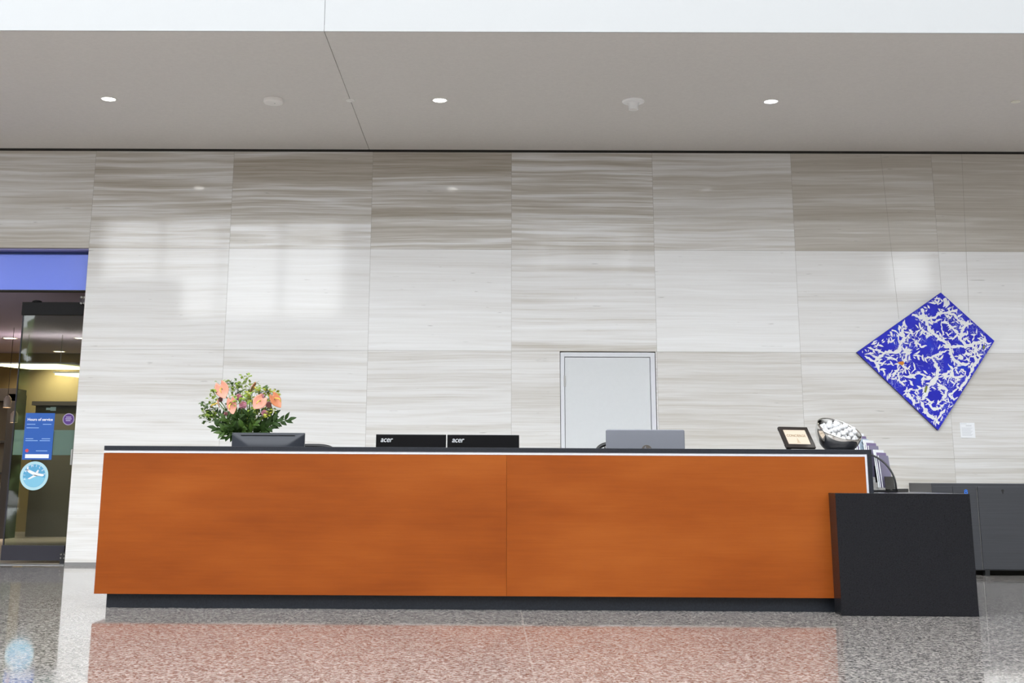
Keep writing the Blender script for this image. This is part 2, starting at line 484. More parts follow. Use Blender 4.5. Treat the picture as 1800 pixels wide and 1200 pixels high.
b = MB()
for k in range(420):
    p = Vector((random.uniform(-18.5, -13.), random.uniform(-14.4, -13.2), random.uniform(.3, 5.6)))
    b.ball(tuple(p), random.uniform(.22, .42), 1, (1, 1, .8), .25)
st(b.build('exterior_greenery', speckle('pale hedge green', (.20, .30, .10), .6, 5, .8)))
# ------------------------------------------------------------------ service door in the wall
d1 = thing('door_1', (1.193, WY + .03, 0), 'pale grey flush metal door set in the stone wall behind the desk', 'door'); st(d1)
b = MB()
fw = .046
b.box(DX0 + .006, DX0 + fw, WY + .004, WY + .12, 0, DZ - .006); b.box(DX1 - .055, DX1 - .006, WY + .004, WY + .12, 0, DZ - .006)
b.box(DX0 + fw, DX1 - .055, WY + .004, WY + .12, DZ - .050, DZ - .006)
b.build('frame', M['doorf'], d1, bevel=.002)
b = MB(); b.box(DX0 + fw + .005, DX1 - .061, WY + .012, WY + .055, .008, DZ - .056); b.build('door_leaf', M['doorw'], d1, bevel=.002)
b = MB(); b.box(DX0 - .002, DX1 + .002, WY + .10, WY + .24, 0, DZ + .003); b.build('reveal_lining', M['gap'], d1)
for z in (1.885, 1.10, .25):
    b = MB(); b.lathe([(.0065, -.058), (.0075, -.056), (.0075, .056), (.0065, .058)], (DX0 + fw + .001, WY + .006, z), 12)
    b.box(DX0 + fw - .010, DX0 + fw + .014, WY + .0035, WY + .013, z - .055, z + .055)
    b.build('hinge', M['steel'], d1)

# ------------------------------------------------------------------ shop entrance at the left
EX = -4.371
b = MB(); b.box(-14, EX + .001, WY + .02, WY + .16, 3.255, 3.276); st(b.build('trim_2', mat('reveal with painted blue bounce', (.22, .21, .42), .5)))  # blue light bounced off the fascia is painted into the reveal colour
fas = thing('fascia_panel', (-6.5, WY + .15, 2.84), 'glossy royal blue fascia panel above the shop entrance', 'sign')
b = MB(); b.box(-12, EX - .004, WY + .15, WY + .24, 2.842, 3.232); b.build('panel', M['bluepanel'], fas)
b = MB(); b.box(-12, EX - .004, WY + .13, WY + .24, 3.232, 3.262); b.build('shade_strip', M['blueshade'], fas)  # dark blue strip paints the shade above the panel
b = MB(); b.box(-12, EX - .004, WY + .14, WY + .24, 2.828, 2.842); b.build('bottom_edge', M['gap'], fas)
# shop interior
b = MB(); b.box(-13.9, -2.0, WY + .25, 20.8, 2.86, 2.95); st(b.build('ceiling_shop', M['storeceil']))
b = MB(); b.box(-13.9, -2.0, 20.8, 21.0, 0, 2.95); st(b.build('wall_shop_back', M['storewall']))
b = MB(); b.box(-2.1, -1.9, WY + .25, 21.0, 0, 2.95); st(b.build('wall_shop_right', M['storewall']))
b = MB(); b.box(-13.9, -2.1, WY + .02, 20.8, 0, .004); st(b.build('floor_shop', M['storefloor']))
b = MB(); b.box(EX + .0005, EX + .06, WY + .0325, WY + .26, 0, 3.27); st(b.build('trim_3', mat('stone reveal side', (.50, .48, .44), .4)))
b = MB(); b.box(-9, EX, WY - .02, WY + .25, -.01, .006); st(b.build('trim_4', mat('steel threshold', (.42, .42, .43), .3, .6)))

d2 = thing('door_2', (-4.79, WY + .20, 0), 'frameless tinted glass sliding door with black rails at the shop entrance', 'door'); st(d2)
GY = WY + .20
gx0, gx1 = -5.085, -4.418
b = MB(); b.box(-5.10, gx1, GY - .03, GY + .03, 2.575, 2.715); b.build('top_rail', M['rail'], d2, bevel=.004)
b = MB(); b.box(gx0, gx1, GY - .006, GY + .006, .185, 2.575); b.build('glass_pane', M['glass'], d2)
b = MB(); b.box(gx0 - .008, gx1 - .02, GY - .025, GY + .025, .035, .185); b.build('bottom_rail', M['railb'], d2, bevel=.003)
b = MB(); b.box(gx0 - .006, gx0 + .006, GY - .009, GY + .009, .185, 2.575); b.build('edge_strip', M['railb'], d2)
b = MB(); b.box(gx1 - .012, gx1 + .012, GY - .012, GY + .012, .03, 2.70); b.build('jamb_strip', M['railb'], d2)
b = MB(); b.box(gx0 + .01, gx1 - .02, GY + .0065, GY + .008, 1.10, 1.36); b.build('frosted_band', M['frost'], d2)
for x in (-4.455, -4.42):
    for z in (2.70, 2.765):
        b = MB(); b.lathe([(.016, 0), (.016, .02), (.012, .026)], (x, GY - .032, z), 16, 'y'); b.build('bolt', M['chrome'], d2, smooth=False)
b = MB(); b.box(-4.478, -4.408, GY - .04, GY + .03, 2.69, 2.775); b.build('glass_clamp', M['clear'], d2)
b = MB(); b.box(-4.445, -4.425, GY - .045, GY - .006, 1.00, 1.16); b.build('lock_plate', M['steel'], d2, bevel=.003)
b = MB(); b.box(-4.47, -4.40, GY - .05, GY + .03, .006, .12); b.build('floor_pivot', M['black'], d2)
for x, z in ((-4.46, .10), (-4.425, .10), (-4.46, .062), (-4.425, .062)):
    b = MB(); b.lathe([(.009, 0), (.009, .008)], (x, GY - .05, z), 12, 'y'); b.build('pivot_bolt', M['chrome'], d2)
b = MB(); b.lathe([(.05, 0), (.05, .012), (.03, .02)], (-4.95, GY, 2.715), 20); b.build('roller_cap', M['rail'], d2)

# notices stuck on the glass
SYF = GY - .0065
hs = thing('hours_sign', (-4.83, SYF, 1.06), 'blue opening-hours notice stuck on the glass shop door', 'sign')
hx0, hx1, hz0, hz1 = -4.965, -4.655, 1.052, 1.535
b = MB(); b.box(hx0, hx1, SYF - .002, SYF, hz0, hz1); b.build('notice_sheet', M['bluesign'], hs)
text('Hours of service', .040, 'heading', M['paper'], hs, (hx0 + .022, SYF - .0025, 1.455), bold=.0008)
def bars(lst, nm, m, parent, y):
    b = MB()
    for x0, x1, z, h in lst: b.box(x0, x1, y - .0008, y, z, z + h)
    b.build(nm, m, parent)
ln = []
for z, ws in ((1.415, ((.02, .11), (.19, .28))), (1.378, ((.02, .15),)), (1.265, ((.02, .10), (.19, .28))), (1.245, ((.02, .15), (.17, .28)))):
    for a, c in ws: ln.append((hx0 + a, hx0 + c, z, .006))
ln.append((hx0 + .14, hx0 + .26, 1.140, .006))
bars(ln, 'lettering', mat('pale blue print', (.35, .55, .85), .5), hs, SYF - .002)
b = MB(); b.box(hx0 + .03, hx1 - .03, SYF - .0028, SYF - .002, 1.068, 1.108); b.build('white_strip', M['paper'], hs)
b = MB(); disc(b, hx0 + .045, SYF - .0028, 1.145, .018, SYF - .002, 20); b.build('red_emblem', M['red'], hs)

rs = thing('round_sticker', (-4.831, SYF, .74), 'round pale blue sticker with an aeroplane on the glass shop door', 'sticker', None)
cx, cz = -4.822, .887
b = MB(); disc(b, cx, SYF - .002, cz, .148, SYF, 48); b.build('disc', M['cyan'], rs)
b = MB(); disc(b, cx, SYF - .003, cz, .118, SYF - .002, 48); b.build('sky_disc', M['cyan2'], rs)
b = MB()
b.prism([(cx + .116 * math.cos(a), cz + .116 * math.sin(a)) for a in [R(190 + 160 * k / 20) for k in range(21)]] + [(cx + .06, cz + .005), (cx - .05, cz - .02)][:0] + [(cx + .05, cz - .01), (cx, cz - .005), (cx - .06, cz - .03)], 'y', SYF - .0038, SYF - .003)
b.build('earth_curve', M['cyan3'], rs)
b = MB()
for pl_ in ([(-.088, .062), (-.070, .068), (.020, .030), (.088, .018), (.104, .004), (.088, -.006), (.0, .002), (-.062, .034)], [(.040, .004), (.0, .010), (-.066, -.030), (-.048, -.036)], [(.010, .030), (.040, .024), (.046, .058), (.034, .062)], [(-.086, .060), (-.068, .050), (-.064, .092), (-.078, .094)]):
    b.prism([(cx + p, cz + q_) for p, q_ in pl_], 'y', SYF - .0046, SYF - .0038)
b.build('aeroplane', M['paper'], rs)
word = 'AIR MILES'
for k, ch in enumerate(word):
    if ch == ' ': continue
    a = R(205 - 215 * k / (len(word) - 1) + 0)
    a = R(200 - 190 * k / (len(word) - 1))
    px, pz = cx + .092 * math.cos(a), cz + .092 * math.sin(a)
    text(ch, .034, 'letter', M['paper'], rs, (px, SYF - .0034, pz), rot=(R(90), -(a - R(90)), 0), align='CENTER')
ps = thing('purple_sticker', (-4.50, SYF, 1.41), 'small round purple sticker at the right edge of the glass shop door', 'sticker')
b = MB(); disc(b, -4.507, SYF - .002, 1.472, .062, SYF, 32); b.build('rim', mat('lilac print', (.42, .36, .55), .5), ps)
b = MB(); disc(b, -4.507, SYF - .003, 1.472, .054, SYF - .002, 32); b.build('disc', M['purple'], ps)
bars([(-4.535, -4.48, 1.49, .008), (-4.54, -4.475, 1.472, .008), (-4.535, -4.485, 1.454, .008)], 'lettering', mat('lilac text', (.55, .5, .68), .5), ps, SYF - .003)
wn = thing('white_notice', (-4.68, GY + .02, 1.56), 'small white slip just above the blue notice on the glass door', 'notice')
b = MB(); b.box(-4.715, -4.655, GY + .0065, GY + .009, 1.56, 1.60); b.box(-4.76, -4.715, GY + .0065, GY + .0075, 1.568, 1.592); b.build('slip', M['paper'], wn)

# lamps and fittings seen inside the shop
def shop_down(x, y, label):
    t = thing('shop_downlight', (x, y, 2.86), label, 'ceiling light', 'downlights in the shop')
    b = MB(); b.lathe([(.105, 0), (.11, -.006), (.085, -.010)], (x, y, 2.86), 24, close=False); b.build('trim_ring', M['plastic2'], t, smooth=True)
    b = MB(); b.lathe([(.088, -.002), (.088, -.008)], (x, y, 2.86), 24); b.build('lens', M['warm'], t)
    l = bpy.data.lights.new('shop lamp', 'SPOT'); l.energy = 210; l.spot_size = R(150); l.spot_blend = .8; l.shadow_soft_size = .08; l.color = (1., .88, .74)
    o = bpy.data.objects.new('lamp_light', l); C.objects.link(o); o.parent = t; o.location = (0, 0, -.012)
shop_down(-7.13, 18.4, 'lit round downlight in the shop ceiling left of the glass door')
shop_down(-7.08, 20.4, 'lit round downlight seen through the glass door in the shop ceiling')
shop_down(-6.06, 18.35, 'lit round downlight behind the top of the glass door')
def shop_panel(x0, x1, y, z, label):
    t = thing('light_panel', ((x0 + x1) / 2, y, z), label, 'ceiling light', 'lit panels in the shop')
    b = MB(); b.prism([(x0, y - .35), (x1 - .25, y - .35), (x1, y + .25), (x0 + .25, y + .25)], 'z', z, z + .03); b.build('diffuser', M['panel'], t)
    b = MB(); b.box(x0 - .02, x1 + .02, y - .37, y + .27, z + .03, z + .05); b.build('housing', M['plastic2'], t)
    b = MB()
    b.b.free()
    for x in (x0 + .3, x1 - .3):
        b = MB(); b.tube([(x, y - .05, z + .05), (x, y - .05, 2.86)], .006, 6); b.build('hanger', M['steel'], t)
shop_panel(-6.98, -5.90, 18.0, 2.385, 'long lit yellow ceiling panel seen through the glass door')
shop_panel(-6.72, -5.50, 19.6, 2.385, 'lit yellow panel at the right edge of the glass door')
def pendant(x, y, z, label):
    t = thing('pendant_lamp', (x, y, z), label, 'lamp', 'pendant lamps in the shop')
    b = MB(); b.tube([(x, y, z + .16), (x, y, 2.86)], .004, 6); b.build('cord', M['black'], t)
    b = MB(); b.lathe([(.02, .16), (.05, .12), (.05, 0)], (x, y, z), 20, close=False); b.build('shade', mat('frosted lamp shade', (.55, .45, .38), .4), t, smooth=True)
    b = MB(); b.ball((x, y, z + .05), .045, 2); b.build('bulb', M['warm'], t, smooth=True)
pendant(-6.58, 17.1, 1.78, 'lit pendant lamp in the shop, the higher of the two')
pendant(-6.66, 17.6, 1.60, 'lit pendant lamp in the shop beside the glass door, the lower of the two')
t = thing('dark_shelving', (-8.0, 18.8, 0), 'dark brown open shelving inside the shop behind the entrance', 'shelf')
b = MB()
for x in (-9.2, -8.0, -7.05): b.box(x - .06, x + .06, 18.5, 18.9, .004, 2.05)
b.box(-9.2, -7.0, 18.5, 18.9, 1.95, 2.13); b.build('frame', M['storedark'], t)
for z in (.45, .9, 1.35):
    b = MB(); b.box(-9.14, -7.11, 18.52, 18.88, z, z + .03); b.build('shelf_board', M['storedark'], t)
b = MB(); b.box(-9.14, -7.11, 18.86, 18.89, .1, 1.95); b.build('back_panel', mat('tan back panel', (.30, .22, .14), .7), t)
t = thing('shop_counter', (-5.7, 19.0, 0), 'dark brown counter wall inside the shop behind the glass door', 'counter')
b = MB(); b.box(-6.95, -3.2, 19.2, 19.5, .004, 1.92); b.build('body', mat('umber panel', (.10, .085, .055), .6), t)
b = MB(); b.box(-6.98, -3.2, 19.1, 19.55, 1.92, 1.98); b.build('top', M['storedark'], t)

# ------------------------------------------------------------------ reception desk
DY = 9.048
desk = thing('reception_desk', (0, DY + .4, 0), 'long reception desk with orange wood front and charcoal counter top', 'desk')
def seeded(b, v):
    l = b.b.faces.layers.float.new('seed')
    for f in b.b.faces: f[l] = v
b = MB(); b.box(-2.764, .0895, DY, DY + .022, .0975, 1.050); seeded(b, .2); b.build('front_panel', M['wood'], desk, bevel=.0012)
b = MB(); b.box(.0905, 2.616, DY, DY + .022, .0975, 1.050); seeded(b, .47); b.build('front_panel', M['wood'], desk, bevel=.0012)
b = MB(); b.box(-2.764, 2.632, DY + .004, DY + .03, 1.052, 1.0695); b.box(2.6165, 2.632, DY + .004, DY + .03, .05, 1.052)
b.build('metal_trim', M['trim'], desk)
b = MB(); b.box(-2.764, 2.664, DY - .002, DY + .40, 1.0695, 1.1005); b.build('countertop', M['charcoal_top'], desk, bevel=.0015)
b = MB(); b.box(2.632, 2.664, DY - .002, DY + .95, .0, 1.0695); b.build('end_panel', M['charcoal_top'], desk, bevel=.001)
b = MB(); b.box(-2.697, 2.62, DY + .082, DY + .10, 0, .0975); b.build('toe_kick', M['kick'], desk)
b = MB(); b.box(-2.762, -2.735, DY + .023, DY + .95, .0975, .72); b.box(-2.762, -2.735, DY + .03, DY + .40, .72, 1.0695); b.build('side_panel', M['wood'], desk)
b = MB(); b.box(-2.735, 2.632, DY + .024, DY + .05, .0975, 1.0695); b.build('inner_panel', M['charcoal'], desk)
b = MB(); b.box(-2.735, 2.632, DY + .05, DY + 1.05, .715, .742); b.build('worktop', M['charcoal_top'], desk, bevel=.002)
for x in (-2.60, -1.20, .30, 1.85):
    b = MB(); b.box(x, x + .45, DY + .35, DY + .95, .0, .715); b.build('pedestal', M['charcoal'], desk)

blk = thing('granite_block', (2.806, 9.3, 0), 'low black granite block standing against the right end of the desk', 'plinth')
b = MB(); b.box(2.345, 2.6315, 8.868, DY - .003, 0, .8028)
b.build('front_slab', M['charcoal'], blk, bevel=.0015)
b = MB(); b.box(2.665, 3.267, 8.868, 10.25, 0, .8028); b.build('body', M['charcoal'], blk, bevel=.0015)
# join the two faces into one front by bridging the strip beside the desk end
b = MB(); b.box(2.6310, 2.6655, 8.8680, DY - .003, 0, .8028); b.build('front_strip', M['charcoal'], blk)

# ------------------------------------------------------------------ monitors
def ry(o, a): o.rotation_euler = (0, 0, a)
mon = thing('desk_monitor', (-1.70, 9.62, .742), 'dark slate monitor with slanted back edges in front of the flowers', 'monitor')
b = MB()
x0, x1, z0, z1 = -1.974, -1.427, .885, 1.2145
def ringbox(b, rects):
    rings = [[b.b.verts.new(p) for p in ((a, y, c), (d, y, c), (d, y, e), (a, y, e))] for a, d, c, e, y in rects]
    b.b.faces.new(rings[0]); b.b.faces.new(rings[-1][::-1])
    for i in range(len(rings) - 1):
        for k in range(4): b.b.faces.new((rings[i][k], rings[i][(k + 1) % 4], rings[i + 1][(k + 1) % 4], rings[i + 1][k]))
def back(u, v):
    x, z = x0 + (x1 - x0) * u, z0 + (z1 - z0) * v
    e = min(1., min(u, 1 - u) * (x1 - x0) / .15, (1 - v) * (z1 - z0) / .11, v * (z1 - z0) / .08)
    return (x, 9.600 - .040 * math.sin(e * math.pi / 2), z)
b.grid(back, 40, 32)
b.build('back_shell', M['monitor'], mon, smooth=True)
b = MB(); b.box(x0, x1, 9.600, 9.632, z0, z1); b.build('shell', M['monitor'], mon, bevel=.003)
b = MB(); b.box(x0 + .068, x1 - .072, 9.582, 9.594, z1 - .0205, z1 - .0170); b.build('vent_slot', M['black'], mon)
b = MB(); b.box(x0 + .012, x1 - .012, 9.632, 9.634, z0 + .02, z1 - .012); b.build('screen', M['screen'], mon)
b = MB(); b.box(-1.735, -1.665, 9.572, 9.60, .752, 1.02); b.build('stand_neck', M['monitor'], mon)
b = MB(); b.box(-1.82, -1.58, 9.50, 9.70, .742, .754); b.build('stand_foot', M['monitor'], mon, bevel=.004)

def acer(xa, xb, zt, label):
    cx = (xa + xb) / 2
    t = thing('black_monitor', (cx, 9.62, .742), label, 'monitor', 'black monitors behind the desk')
    b = MB(); b.box(xa, xb, 9.565, 9.60, zt - .335, zt); b.build('shell', M['gloss'], t, bevel=.003)
    b = MB(); b.box(xa + .01, xb - .01, 9.60, 9.602, zt - .32, zt - .012); b.build('screen', M['screen'], t)
    b = MB(); b.box(cx - .03, cx + .03, 9.575, 9.598, .752, zt - .335); b.build('stand_neck', M['black'], t)
    b = MB(); b.lathe([(.11, 0), (.11, .008), (.03, .014)], (cx, 9.60, .742), 32); b.build('stand_foot', M['black'], t)
    text('acer', .056, 'logo', M['logo'], t, (xa + .034, 9.5645, zt - .0565), shear=.22, bold=.0004, sx=.95, spacing=.95)
    return t
acer(-.8855, -.3595, 1.2065, 'glossy black monitor, left one of the pair behind the desk')
acer(-.3505, .1885, 1.2065, 'glossy black monitor, right one of the pair behind the desk')

hp = thing('silver_monitor', (1.13, 9.62, .742), 'silver grey monitor with a round logo in front of the pale door', 'monitor')
def rrect(x0, x1, z0, z1, r, n=6):
    out = []
    for cx, cz, a0 in ((x1 - r, z1 - r, 0), (x0 + r, z1 - r, 90), (x0 + r, z0 + r, 180), (x1 - r, z0 + r, 270)):
        for k in range(n + 1):
            a = R(a0 + 90 * k / n); out.append((cx + r * math.cos(a), cz + r * math.sin(a)))
    return out
b = MB(); b.prism(rrect(.838, 1.426, .90, 1.2505, .012), 'y', 9.552, 9.585); b.build('shell', M['silver'], hp, bevel=.005, seg=3)
b = MB(); b.box(.85, 1.414, 9.585, 9.587, .92, 1.24); b.build('screen', M['screen'], hp)
b = MB(); b.box(1.09, 1.17, 9.556, 9.58, .752, .92); b.build('stand_neck', M['silver'], hp)
b = MB(); b.box(1.0, 1.26, 9.47, 9.68, .742, .752); b.build('stand_foot', M['silver'], hp, bevel=.004)
b = MB(); disc(b, 1.140, 9.5508, 1.098, .040, 9.552, 40); b.build('logo_disc', M['hplogo'], hp)
text('hp', .062, 'logo_letters', M['silver'], hp, (1.113, 9.5503, 1.085), shear=.28, bold=.0008, ext=.0004)

# ------------------------------------------------------------------ office chairs
def office_chair(x, y, zt, rz, label):
    t = thing('office_chair', (x, y, 0), label, 'chair', 'office chairs behind the desk')
    b = MB()
    for k in range(5):
        a = R(72 * k + 20); b.tube([(x, y, .09), (x + .3 * math.cos(a), y + .3 * math.sin(a), .06)], .022, 8, r1=.014)
    b.build('base', M['black'], t)
    for k in range(5):
        a = R(72 * k + 20); b = MB(); b.ball((x + .3 * math.cos(a), y + .3 * math.sin(a), .03), .03, 2, (.5, 1, 1)); b.build('caster', M['black'], t)
    b = MB(); b.tube([(x, y, .08), (x, y, .46)], .025, 12); b.build('column', M['steel'], t)
    b = MB(); b.box(x - .24, x + .24, y - .26, y + .22, .46, .52); b.build('seat', M['meshfab'], t, bevel=.02)
    bw, z0 = .225, .60
    out = []
    for k in range(25):
        a = math.pi * k / 24
        out.append((bw * math.copysign(abs(math.cos(a)) ** .55, math.cos(a)), zt - .14 + .14 * abs(math.sin(a)) ** .6))
    path = [(x + bw * .92, y + .26, z0)] + [(x + p, y + .30, q) for p, q in out] + [(x - bw * .92, y + .26, z0)]
    b = MB(); b.tube(path, .017, 10); b.tube([path[0], path[-1]], .017, 10); b.build('back_frame', M['black'], t, smooth=True)
    b = MB()
    k = -8
    while k <= 8:
        xx = k * .025; top = zt - .14 + .14 * max(0., 1 - abs(xx / bw) ** 3.2) ** .45 - .012
        b.tube([(x + xx, y + .262, z0), (x + xx, y + .30, top)], .006, 6); k += 1
    for q in range(9):
        zz = z0 + (zt - .16 - z0) * q / 8; b.tube([(x - bw, y + .28, zz), (x + bw, y + .28, zz)], .004, 6)
    b.build('back_mesh', M['meshfab'], t)
    b = MB(); b.tube([(x, y + .05, .44), (x, y + .30, .46), (x, y + .30, .64)], .02, 8); b.build('back_bracket', M['black'], t)
    return t
office_chair(1.065, 10.25, 1.176, 0, 'black mesh office chair just showing left of the silver monitor')
office_chair(-1.52, 10.25, 1.142, 0, 'dark office chair barely showing right of the slate monitor')

# ------------------------------------------------------------------ flowers
FX, FY = -1.93, 9.93
fl = thing('flower_arrangement', (FX, FY, .742), 'vase of peach anthuriums, pink blooms and green foliage behind the slate monitor', 'flowers')
b = MB(); b.lathe([(.055, 0), (.075, .02), (.085, .12), (.07, .26), (.065, .36), (.078, .41), (.075, .41), (.06, .36), (.065, .26), (.08, .12), (.07, .025), (.0001, .02)], (FX, FY, .742), 32)
b.build('vase', M['vase'], fl, smooth=True)
def at(u, v, y):
    """a spot in the bunch: u runs right and v runs down over a 500-unit sketch of the bouquet, y is the depth in the room"""
    return Vector((-1.929 + (u - 433) * .004434, y, 1.4844 - (v - 700) * .004366))
def stem_to(p, m=None):
    b = MB()
    q = Vector((FX + random.uniform(-.03, .03), FY + random.uniform(-.03, .03), 1.12))
    mid = (q + p) / 2 + Vector((0, 0, .03))
    return [tuple(q), tuple(mid), tuple(p)]
def spathe(b, c, w, h, yaw, pitch, roll):
    rot = Matrix.Rotation(yaw, 3, 'Z') @ Matrix.Rotation(pitch, 3, 'X') @ Matrix.Rotation(roll, 3, 'Y')
    def fn(u, v):
        # heart-shaped, slightly cupped leaf; v runs along it, u across
        s = u * 2 - 1
        wd = (math.sin(math.pi * min(1, v * .93 + .07)) ** .75) * (1.12 - .55 * v)
        lobe = .22 * (abs(s) ** 1.3) * max(0, 1 - v * 2.2)
        p = Vector((s * wd * w * .57, -.16 * w * (s * s) * (1 - v) + .10 * h * math.sin(v * 2.6), h * (.5 - v + lobe)))
        return rot @ p + c
    b.grid(fn, 10, 12)
    return rot
def anthurium(px, py, y, w, h, yaw, pitch, roll, m):
    c = at(px, py, y)
    b = MB(); rot = spathe(b, c, w, h, yaw, pitch, roll)
    o = b.build('anthurium', m, fl, smooth=True, solid=.003)
    b = MB(); p0 = c + rot @ Vector((0, -.006, h * .26)); p1 = c + rot @ Vector((0, -.045, -h * .02 + h * .32)); p2 = c + rot @ Vector((.0, -.05, -h * .22))
    b.tube([tuple(p0), tuple((p0 + p2) / 2 + rot @ Vector((0, -.03, 0))), tuple(p2)], .0055, 8, r1=.0035)
    b.build('spadix', M['spadix'], o, smooth=True)
    b = MB(); b.tube(stem_to(c + rot @ Vector((0, .004, h * .25))), .004, 6); b.build('stem', M['stem'], o, smooth=True)
anthurium(393, 689, 9.80, .108, .118, R(-8), R(-10), R(-24), M['spathe'])
anthurium(412.5, 717, 9.76, .078, .115, R(-10), R(-5), R(-12), M['spathe'])
anthurium(458, 710, 9.76, .104, .105, R(10), R(-12), R(38), M['spathe'])
anthurium(489, 706, 9.80, .088, .112, R(28), R(-18), R(-34), M['spatheo'])
anthurium(442, 683, 9.88, .075, .085, R(80), R(18), R(-28), M['spatheo'])
anthurium(386, 712, 9.82, .048, .058, R(-74), R(8), R(10), M['spatheo'])
def bloom(px, py, y, r, m):
    c = at(px, py, y)
    b = MB()
    n = 42
    for k in range(n):
        # petals packed in a spiral over a half globe facing the viewer
        f = k / n; a = k * 2.39996; el = math.acos(1 - 1.25 * f)
        d = Vector((math.sin(el) * math.cos(a), -math.cos(el), math.sin(el) * math.sin(a)))
        t1 = d.orthogonal().normalized(); t2 = d.cross(t1)
        base = c + d * r * .35; tip = c + d * r * random.uniform(.92, 1.06)
        w = r * .30
        vs = [b.b.verts.new(q) for q in (base, (base + tip) / 2 + t1 * w, tip + t1 * w * .55, tip + d * r * .03, tip - t1 * w * .55, (base + tip) / 2 - t1 * w)]
        b.b.faces.new(vs)
    b.ball(tuple(c), r * .72, 2)
    o = b.build('pink_bloom', m, fl)
    b = MB(); b.tube(stem_to(c + Vector((0, .01, -.01))), .0035, 6); b.build('stem', M['stem'], o)
for px, py, y, r, m in ((420, 698, 9.84, .026, 'rose'), (430.8, 713, 9.78, .031, 'rose'), (460, 696.5, 9.84, .024, 'rose'), (474, 711.5, 9.82, .024, 'rosed'),
                        (468, 726, 9.80, .025, 'rose'), (387, 702, 9.86, .020, 'rosed'), (399, 727, 9.84, .016, 'rosed')):
    bloom(px, py, y, r, M[m])
def leaf(b, base, d, L, w, up=Vector((0, 0, 1)), droop=.25):
    d = d.normalized(); s = d.cross(up)
    if s.length < 1e-3: s = Vector((1, 0, 0))
    s.normalize(); n = s.cross(d)
    prof = [(0, .0), (.2, .62), (.45, 1.), (.7, .72), (.88, .34), (1., .0)]
    L0 = [base + d * (L * t) - n * (droop * L * t * t) for t, _ in prof]
    ce = [b.b.verts.new(p) for p in L0]
    le = [b.b.verts.new(p + s * w * k + n * w * .22 * k) for p, (t, k) in zip(L0[1:-1], prof[1:-1])]
    ri = [b.b.verts.new(p - s * w * k + n * w * .22 * k) for p, (t, k) in zip(L0[1:-1], prof[1:-1])]
    for side in (le, ri):
        b.b.faces.new((ce[0], ce[1], side[0]))
        for i in range(3): b.b.faces.new((ce[i + 1], ce[i + 2], side[i + 1], side[i]))
        b.b.faces.new((ce[4], ce[5], side[3]))
def rnd(a): return random.uniform(-a, a)
# dark broad leaves fanning low in the bunch, each spray its own stem of leaflets
sprays = [(508, 737, 9.86), (490, 740, 9.80), (478, 752, 9.82), (383, 752, 9.82), (396, 760, 9.78), (404, 768, 9.80), (372, 727, 9.90), (425, 735, 9.74), (445, 730, 9.74),
          (455, 745, 9.74), (435, 752, 9.72), (415, 750, 9.74), (468, 760, 9.78), (450, 762, 9.74), (398, 735, 9.84), (480, 728, 9.90), (432, 728, 9.95), (410, 722, 10.0), (455, 722, 10.0), (440, 742, 10.0)]
for px, py, y in sprays:
    tip = at(px, py, y); base = Vector((FX + rnd(.05), FY + rnd(.04), 1.15))
    b = MB(); ax = tip - base; ts = [.35, .5, .64, .78, .9]
    b.tube([tuple(base), tuple(base + ax * .5 + Vector((0, 0, .035))), tuple(tip)], .003, 6)
    for t in ts:
        p = base + ax * t + Vector((0, 0, .035 * 4 * t * (1 - t)))
        for sgn in (-1, 1):
            side = ax.cross(Vector((0, -1, .3))).normalized()
            leaf(b, p, ax.normalized() * .7 + side * sgn * random.uniform(.5, 1.) + Vector((rnd(.2), -.25 + rnd(.2), rnd(.2))), random.uniform(.055, .085), random.uniform(.013, .019), Vector((0, -1, .5)))
    leaf(b, tip - ax.normalized() * .01, ax + Vector((0, 0, -.05)), .075, .017, Vector((0, -1, .5)))
    b.build('leaf_spray', M['leafd'] if random.random() < .7 else M['leafm'], fl)
# airy lime filler sprigs with many little round bracts
fill = [(358, 712), (356, 728), (368, 702), (364, 736), (376, 690), (374, 716), (380, 677), (392, 673), (402, 672), (411, 677), (404, 684), (430, 666), (424, 676), (418, 688), (411, 703),
        (441, 677), (449, 690), (436, 700), (446, 704), (452, 684), (466, 688), (475, 690), (471, 700), (482, 697), (430, 690), (381, 733), (372, 730), (400, 714), (426, 704), (478, 720), (474, 728), (448, 716), (384, 740), (440, 694), (456, 690), (362, 722), (466, 682), (480, 690)]
for i, (px, py) in enumerate(fill):
    y = random.uniform(9.78, 9.98)
    tip = at(px, py, y); base = Vector((FX + rnd(.05), FY + rnd(.04), 1.16))
    b = MB(); b.tube([tuple(base), tuple((base + tip) / 2 + Vector((0, 0, .03))), tuple(tip)], .0016, 5)
    for k in range(13):
        c = tip + Vector((rnd(.034), rnd(.03), rnd(.032)))
        d = Vector((rnd(1), rnd(.6) - .3, rnd(.5)))
        b.tube([tuple(tip - (tip - base).normalized() * .03), tuple(c)], .0009, 4)
        leaf(b, c, d, random.uniform(.022, .034), random.uniform(.010, .015), Vector((rnd(.5), -.4, 1)))
    b.build('filler_sprig', M['leafy'] if px > 430 and py > 684 and random.random() < .5 else (M['leafl'] if random.random() < .75 else M['leafm']), fl)

# ------------------------------------------------------------------ things on the counter
CT = 1.1005
